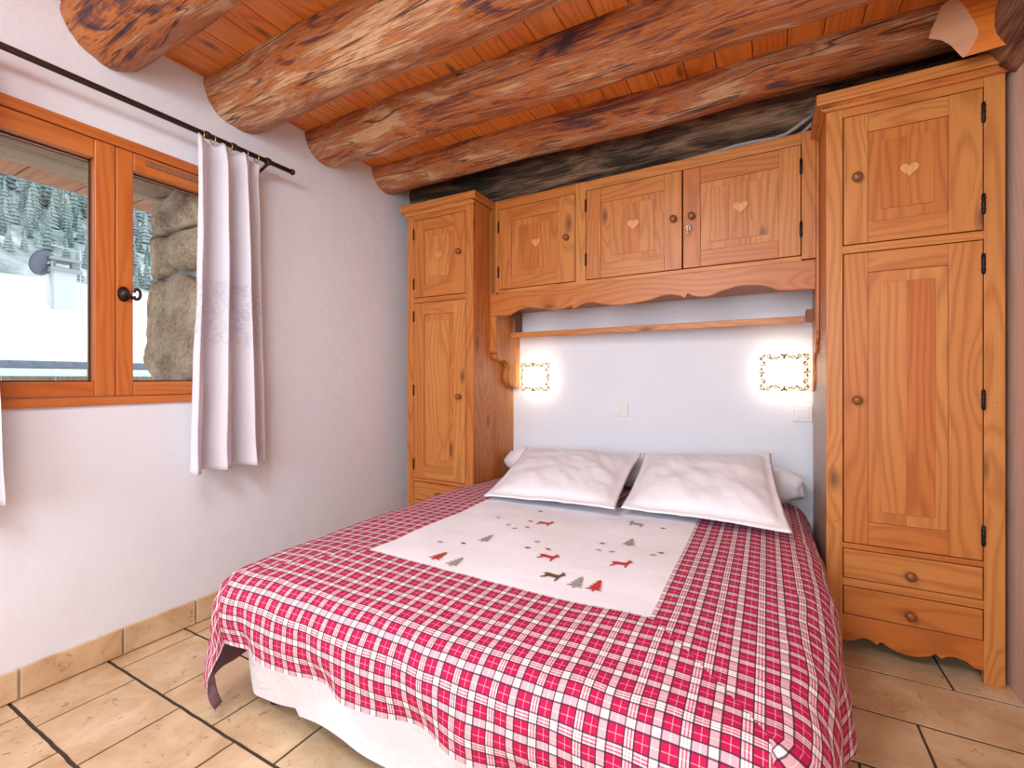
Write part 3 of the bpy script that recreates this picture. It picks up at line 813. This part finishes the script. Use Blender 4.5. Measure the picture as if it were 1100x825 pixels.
def grid_normals():
    N_ = {}
    for (i, j), p in pts.items():
        a = pts[(min(i+1,NS), j)] - pts[(max(i-1,-NS), j)]; b = pts[(i, min(j+1,NT1))] - pts[(i, max(j-1,NT0))]
        q = -(a.cross(b)); N_[(i,j)] = q.normalized() if q.length > 1e-9 else Vector((0,0,1))
    return N_
nrm = grid_normals()
def region(i, j):      # by cell centre
    ic, jc = i+.5, j+.5
    if abs(ic) < 30 and -62 < jc < 0: return 'c'
    if jc > 0 and abs(ic)-30 < jc: return 'f'
    return 's'
def sheet_mesh(pick, off=0, edge=False, flip=False):
    bm = new_bm(); uvl = bm.loops.layers.uv['UVMap']; V = {}
    def vert(k):
        if k not in V:
            i, j = k; o = off
            if edge and (abs(i) == NS or j == NT1 or j == NT0): o = .001
            p = pts[k] - nrm[k]*o - OFF; p.z = max(p.z, .006-OFF.z); V[k] = bm.verts.new(p)
        return V[k]
    def face(ks, reg):
        f = bm.faces.new([vert(k) for k in (ks if not flip else ks[::-1])]); f.smooth = True
        for l, k in zip(f.loops, (ks if not flip else ks[::-1])):
            s, t = k[0]*H_, k[1]*H_
            l[uvl].uv = (s-.5550, t+.02) if reg == 's' and s > 0 else ((s+.5550, t+.02) if reg == 's' else (s+.018, t-.035))
    for i in range(-NS, NS):
        for j in range(NT0, NT1):
            c = [(i,j),(i,j+1),(i+1,j+1),(i+1,j)]
            ic, jc = abs(i+.5), j+.5
            if j >= 0 and abs(ic-30-jc) < .01:       # mitre: split the cell on its diagonal
                if i >= 0: t1, t2 = [(i,j),(i,j+1),(i+1,j+1)], [(i,j),(i+1,j+1),(i+1,j)]
                else: t1, t2 = [(i,j+1),(i+1,j+1),(i+1,j)], [(i,j),(i,j+1),(i+1,j)]
                if 'f' in pick: face(t1, 'f')
                if 's' in pick: face(t2, 's')
                continue
            rg = region(i, j)
            if rg in pick: face(c, rg)
    return bm
obj('tartan_border', sheet_mesh('sf'), PLAID, duv)
obj('centre_panel', sheet_mesh('c'), PANELW, duv)
o = obj('lining', sheet_mesh('csf', .024, True, True), LINING, duv); o['label'] = 'plum grey underside of the duvet'

# embroidered figures on the white panel
def on_top(x, y, o=.0025): return Vector((x, y, ztop(x, y)+o)) - OFF
DEER = [(-1,.1),(-.75,.35),(-.4,.42),(.3,.40),(.5,.55),(.55,.85),(.35,1.1),(.5,1.05),(.62,.9),(.7,1.15),(.78,.85),(.95,.75),(1.05,.6),(.8,.5),(.72,.15),(.68,-.6),(.55,-.6),(.5,-.1),(-.3,-.1),(-.45,-.35),(-.75,-.65),(-.85,-.55),(-.62,-.2),(-.7,.1)]
TREE = [(-.08,-1),(.08,-1),(.08,-.7),(.75,-.75),(.25,-.35),(.6,-.3),(.2,.05),(.48,.12),(.12,.4),(.3,.5),(0,1),(-.3,.5),(-.12,.4),(-.48,.12),(-.2,.05),(-.6,-.3),(-.25,-.35),(-.75,-.75),(-.08,-.7)]
BIRD = [(-1,.1),(-.3,.25),(0,.7),(.2,.25),(.7,.45),(1,.25),(.6,.0),(.3,-.35),(-.3,-.3)]
SHAPES = {'d': (DEER, .033), 't': (TREE, .034), 'b': (BIRD, .013)}
EC = {'g': 0, 'r': 1, 'k': 2, 'n': 3}
emb = [(-.91,1.449,'t','g'),(-.993,1.67,'b','g'),(-.914,1.614,'b','g'),(-.869,1.582,'b','g'),(-.83,1.616,'b','r'),(-.857,1.695,'b','r'),(-.796,1.699,'d','r'),(-.885,1.853,'b','k'),(-.728,1.489,'b','g'),(-.731,1.42,'b','k'),(-.664,1.443,'b','r'),(-.639,1.381,'d','r'),(-.571,1.265,'d','n'),(-.49,1.266,'t','g'),(-.435,1.269,'t','r'),(-.526,1.606,'b','r'),(-.516,1.536,'b','g'),(-.473,1.54,'b','g'),(-.442,1.665,'t','g'),(-.468,1.859,'d','g'),(-.366,1.86,'b','r'),(-.343,1.57,'b','g'),(-.322,1.602,'b','k'),(-.417,1.446,'d','r'),(-1.035,1.331,'b','g'),(-.959,1.367,'b','k'),(-.953,1.224,'t','r'),(-.88,1.215,'t','g')]
EM = [plain('thread_grey', (.33,.30,.29), .8), plain('thread_red', (.50,.03,.03), .8), plain('thread_dark', (.10,.06,.07), .8), plain('thread_brown', (.14,.06,.03), .8)]
for q, (x, y, k, c) in enumerate(emb):
    sh, sc = SHAPES[k]; fl_ = -1 if q % 3 == 1 else 1; ca, sa = math.cos(.15*nz(q,1)), math.sin(.15*nz(q*1.7,2))
    x += .012; bm = new_bm()
    vs = [bm.verts.new(on_top(x+fl_*sc*(a*ca-b*sa), y+sc*1.15*(b*ca+a*sa))) for a, b in sh]
    f = bm.faces.new(vs); f.normal_update()
    if f.normal.z < 0: f.normal_flip()
    bmesh.ops.triangulate(bm, faces=bm.faces)
    obj({'d':'embroidered_deer','t':'embroidered_tree','b':'embroidered_bird'}[k], bm, EM[EC[c]], duv)

# ------------------------------------------------------------------ pillows and bolster
def pillow(label, c00, c10, c11, c01, T, seed, fl=.10, back=.35):
    c = [Vector(p) for p in (c00, c10, c11, c01)]; ctr = sum(c, Vector())/4
    nor = (c[1]-c[0]).cross(c[3]-c[0]).normalized()
    n = 56; bm = new_bm(); uvl = bm.loops.layers.uv['UVMap']; SIDES = []
    for sg in (1, -1):
        g = {}
        for i in range(n+1):
            for j in range(n+1):
                p, q = i/n*2-1, j/n*2-1; u, v = i/n, j/n
                # edges bow inward a little between the corners
                bw = .035; uu = u + bw*(-p)*(1-q*q)*.6; vv = v + bw*(-q)*(1-p*p)*.6
                base = c[0]*(1-uu)*(1-vv) + c[1]*uu*(1-vv) + c[2]*uu*vv + c[3]*(1-uu)*vv
                P, Q = min(1, abs(p)/(1-fl)), min(1, abs(q)/(1-fl*1.2))
                body = max(0, (1-P**3.0)*(1-Q**2.6))**.55
                edge = (abs(p) == 1 or abs(q) == 1)
                h = T*body
                w = .013*nz(u*4.5+seed, v*4.5, seed) + .008*nz(u*10+seed, v*8+u*6, seed+2) + .007*abs(nz(u*5+v*7, u*6-v*3, seed+4))
                off = (h + w*(.35+.65*body) + (.004 if not edge else 0)) if sg > 0 else (-h*back + w*.35*(1-body) - (0 if edge else .002))
                if edge: off = w*.35
                co = base + nor*off
                if (i, j) in g: pass
                if edge and sg < 0: g[(i,j)] = SIDES[0][(i,j)]
                else: g[(i,j)] = bm.verts.new(co-ctr)
        SIDES.append(g)
        for i in range(n):
            for j in range(n):
                ks = [(i,j),(i+1,j),(i+1,j+1),(i,j+1)]
                if sg < 0: ks.reverse()
                f = bm.faces.new([g[k] for k in ks]); f.smooth = True
                for l, k in zip(f.loops, ks): l[uvl].uv = (k[0]/n*.62+seed, k[1]/n*.62)
    o = obj('pillow', bm, WHITE); o.location = ctr
    return tag(o, label, 'pillow', 'flanged white pillows on the bed')
pillow('white pillow with flat flanges, the left one of two, nearer the left wardrobe', (-1.185,1.875,.492), (-.555,1.905,.505), (-.600,2.58,.640), (-1.300,2.56,.625), .055, 3.1)
pillow('white pillow with flat flanges, the right one, leaning nearer the right wardrobe', (-.545,1.950,.500), (.082,1.925,.500), (.016,2.57,.690), (-.590,2.59,.640), .065, 7.7)
bm = new_bm(); uvl = bm.loops.layers.uv['UVMap']; prev = None; n = 60; m = 32
for i in range(n+1):
    f = i/n; x = -1.475+1.62*f
    e = min(f, 1-f)*1.62; r = .088*min(1, .62+.38*sstep(0, .09, e)); 
    rg = []
    for k in range(m):
        a = 2*PI*k/m; rr = r*(1+.06*nz(x*6, math.cos(a)*2, math.sin(a)*2)+.05*sstep(.1,0,e)*math.sin(a*7)*1.0)
        rg.append(bm.verts.new((x+.67+.012*math.cos(a*3)*(1 if e < .02 else 0), rr*math.cos(a)*1.08, rr*math.sin(a))))
    if prev:
        for k in range(m):
            fc = bm.faces.new((prev[k], rg[k], rg[(k+1)%m], prev[(k+1)%m])); fc.smooth = True
            for l, (ii, kk) in zip(fc.loops, ((i-1,k),(i,k),(i,k+1),(i-1,k+1))): l[uvl].uv = (ii/n*1.6, kk/m*.55)
        if i == n: bm.faces.new(rg)
    else: bm.faces.new(list(reversed(rg)))
    prev = rg
bmesh.ops.recalc_face_normals(bm, faces=bm.faces)
o = obj('bolster', bm, WHITE); o.location = (-.67, 2.665, .522)
tag(o, 'long white bolster lying across the bed head behind the two pillows', 'bolster')

# ------------------------------------------------------------------ outside: snowy roof, chimney, hillside, conifers
SLOPE = (2.95-1.31)/4
house = thing('neighbouring_house', 'low house with a snow covered roof outside the window', 'house', (-8, 4, 0))
bm = new_bm()
prism(bm, [(0,-9,1.31), (-4,-9,1.31+4*SLOPE), (-4,-9,1.31+4*SLOPE-.12), (0,-9,1.22)], (0,22,0), 1); obj('snow_roof', bm, SNOW, house, .03)
bm = new_bm(); board(bm, -.02, .03, -9, 13, 1.19, 1.275, 1)
for q in range(110): board(bm, .03, .045, -9+q*.2, -9+q*.2+.07, 1.245, 1.275, 1)
obj('eave_trim', bm, plain('blue_grey_metal', (.13,.17,.24), .5), house)
bm = new_bm(); tube(bm, [(.07,-9,1.13),(.07,2,1.13),(.07,13,1.13)], .05, 12); obj('gutter', bm, plain('zinc', (.55,.62,.68), .4), house)
bm = new_bm()
for q in range(44): board(bm, -.25, -.22, -9+q*.5, -9+q*.5+.49, -2, 1.2, 2)
obj('facade', bm, GREYWOOD, house, .01)
cx, cy = -10.17+8, 3.18-4
bm = new_bm(); board(bm, cx-.22, cx+.06, cy-.145, cy+.145, 1.7, 2.80)
ch = obj('chimney', bm, plain('pale_render', (.55,.60,.62), .8), house)
bm = new_bm(); board(bm, cx-.27, cx+.11, cy-.19, cy+.20, 2.80, 2.86)
for a in (-.13, .13): board(bm, cx-.10, cx+.02, cy+a-.03, cy+a+.03, 2.86, 2.98)
board(bm, cx-.28, cx+.12, cy-.2, cy+.2, 2.98, 3.02); obj('chimney_cap', bm, plain('cap_grey', (.30,.33,.35), .7), ch)
dish = thing('satellite_dish', 'dark grey satellite dish mounted beside the chimney on the snowy roof', 'satellite dish', (-10.15, 2.95, 2.9))
bm = new_bm()
M = Matrix.Rotation(math.radians(70), 4, Vector((.45,.9,0)).normalized())
M = Matrix.Rotation(math.radians(-58), 4, 'Z') @ Matrix.Rotation(math.radians(72), 4, 'X')
lathe(bm, [(.001,-.001),(.08,.006),(.16,.026),(.21,.050),(.214,.050),(.16,.018),(.08,-.004),(.001,-.012)], 28, M); obj('reflector', bm, plain('dish_grey', (.10,.12,.16), .5), dish)
bm = new_bm(); tube(bm, [M @ Vector((0,-.2,.04)), M @ Vector((0,-.12,.30))], .012, 8); obj('feed_arm', bm, plain('pale_metal', (.62,.68,.7), .4, .3), dish)
bm = new_bm(); tube(bm, [(.02,.07,-.74),(.02,.07,.06),(.0,.02,.0)], .018, 8); obj('mast', bm, bpy.data.materials['pale_metal'], dish)
ant = thing('roof_antenna', 'thin pale aerial with two arms above the chimney on the snowy roof', 'antenna', (-10.2, 3.40, 2.83))
bm = new_bm(); tube(bm, [(0,0,-.42),(0,0,.40)], .010, 6); tube(bm, [(0,0,.36),(0,-.36,.40)], .008, 6); tube(bm, [(0,0,.05),(0,-.36,.07)], .008, 6)
for q in range(5): tube(bm, [(-.1,-.05-q*.07,.365+q*.008),(.1,-.05-q*.07,.365+q*.008)], .005, 5)
obj('aerial', bm, bpy.data.materials['pale_metal'], ant)

def hz(x, y): return 2 + max(0, -45-x)*.60 + 3.0*nz(x*.03, y*.03, 1)
bm = new_bm(); gx, gy = 40, 50; V = [[bm.verts.new((-14-i*6.2, -30+j*4.2, hz(-14-i*6.2, -30+j*4.2) if i > 2 else -2)) for j in range(gy)] for i in range(gx)]
for i in range(gx-1):
    for j in range(gy-1):
        f = bm.faces.new((V[i][j], V[i][j+1], V[i+1][j+1], V[i+1][j])); f.smooth = True
bmesh.ops.recalc_face_normals(bm, faces=bm.faces)
N = NT('snowy_slope'); c = N.co(); a = N.noise(c, .12, 6, .7)
tag(obj('hillside', bm, N.done(N.ramp(a, [(.44,(.20,.26,.27)), (.56,(.45,.52,.54)), (.68,(.88,.90,.92))]), .9)), kind='structure')
def conifer_mesh(seed):
    rnd = random.Random(seed); bm = new_bm(); tiers = 9
    lathe(bm, [(.022,0),(.015,.25)], 6)
    for t in range(tiers):
        f = t/(tiers-1); z0 = .08+.78*f; r0 = .20*(1-f)**.85+.018; n = 11
        top = bm.verts.new((0,0,z0+.20*(1-f*.4))); ring = []
        for i in range(n):
            a = 2*PI*(i+rnd.random()*.5)/n; rr = r0*(rnd.uniform(.65,1.1) if i % 2 else rnd.uniform(.45,.75))
            ring.append(bm.verts.new((rr*math.cos(a), rr*math.sin(a), z0-rr*.18)))
        for i in range(n): bm.faces.new((ring[i], ring[(i+1)%n], top))
        bm.faces.new(list(reversed(ring)))
    return bm
N = NT('frosted_hazy_needles'); c = N.co('Object'); a = N.noise(c, 14, 5, .7)
oi = N.n('ShaderNodeObjectInfo')
fol = N.ramp(a, [(.40,(.07,.14,.14)), (.54,(.16,.25,.25)), (.70,(.50,.58,.60))])
CON = N.done(N.mix(N.math('MULTIPLY', oi.outputs['Random'], .45), fol, (.62,.66,.66,1)), .9)  # pale greys: frost, with slight distance haze put into the colour
protos = [obj('conifer', conifer_mesh(s), CON) for s in range(3)]
rnd = random.Random(5); 
cnt = 0; spots = []; tries = 0
while cnt < 290 and tries < 20000:
    tries += 1
    x = -58-rnd.random()*66; rat = rnd.uniform(.20, .475); y = rat*-x
    if rat > .33 and x < -90 and rnd.random() < .8: continue
    if nz(x*.06, y*.09, 9) < -.35 and rnd.random() < .8: continue
    h = -x*.056*rnd.uniform(.7, 1.25); w = h*rnd.uniform(.75, 1.0)
    if any((x-a)**2+(y-b)**2 < (.085*(w+c))**2 for a, b, c in spots): continue
    spots.append((x, y, w))
    if cnt < 3: o = protos[cnt]
    else:
        o = protos[cnt % 3].copy(); COL.objects.link(o)
    o.location = (x, y, hz(x, y)-.3); o.scale = (w, w, h); o.rotation_euler = (0, 0, rnd.uniform(0, 6))
    tag(o, 'frosted conifer in the forest on the snowy hillside outside the window', 'tree', 'conifers on the hillside')
    cnt += 1
# ------------------------------------------------------------------ light
w = bpy.data.worlds.new('World'); S.world = w; w.use_nodes = True
bg = w.node_tree.nodes['Background']; bg.inputs[0].default_value = (.92,.965,1.0,1); bg.inputs[1].default_value = 2.0
def area(name, loc, rot, sx, sy, power, col):
    L = bpy.data.lights.new(name, 'AREA'); L.shape = 'RECTANGLE'; L.size = sx; L.size_y = sy; L.energy = power; L.color = col
    o = bpy.data.objects.new(name, L); COL.objects.link(o); o.location = loc; o.rotation_euler = rot; return o
area('rear_fill_light', (-.65, YF-.02, 1.45), (math.radians(90), 0, 0), 2.1, 1.45, 66, (.86,.94,1.0))  # added fill in the rear opening, brightens the whole room
area('overhead_fill_light', (-.75, -.15, 2.2), (math.radians(22), 0, 0), .7, .7, 35, (.88,.95,1.0))  # unseen overhead fill, added to lift the bed top and floor

# ------------------------------------------------------------------ camera
cam = bpy.data.cameras.new('Camera'); co = bpy.data.objects.new('Camera', cam); COL.objects.link(co)
cam.sensor_width = 36; cam.lens = 36*500/1100; cam.clip_start = .02; cam.clip_end = 600
co.location = (0, 0, 1.05); co.rotation_euler = (PI/2, 0, math.atan(274/500))
cam.shift_y = -(412.5-407)/1100 * 1.0
S.camera = co
S.view_settings.view_transform = 'Standard'; S.view_settings.look = 'None'; S.view_settings.gamma = 1
S.view_settings.use_curve_mapping = False; S.view_settings.exposure = 0.0
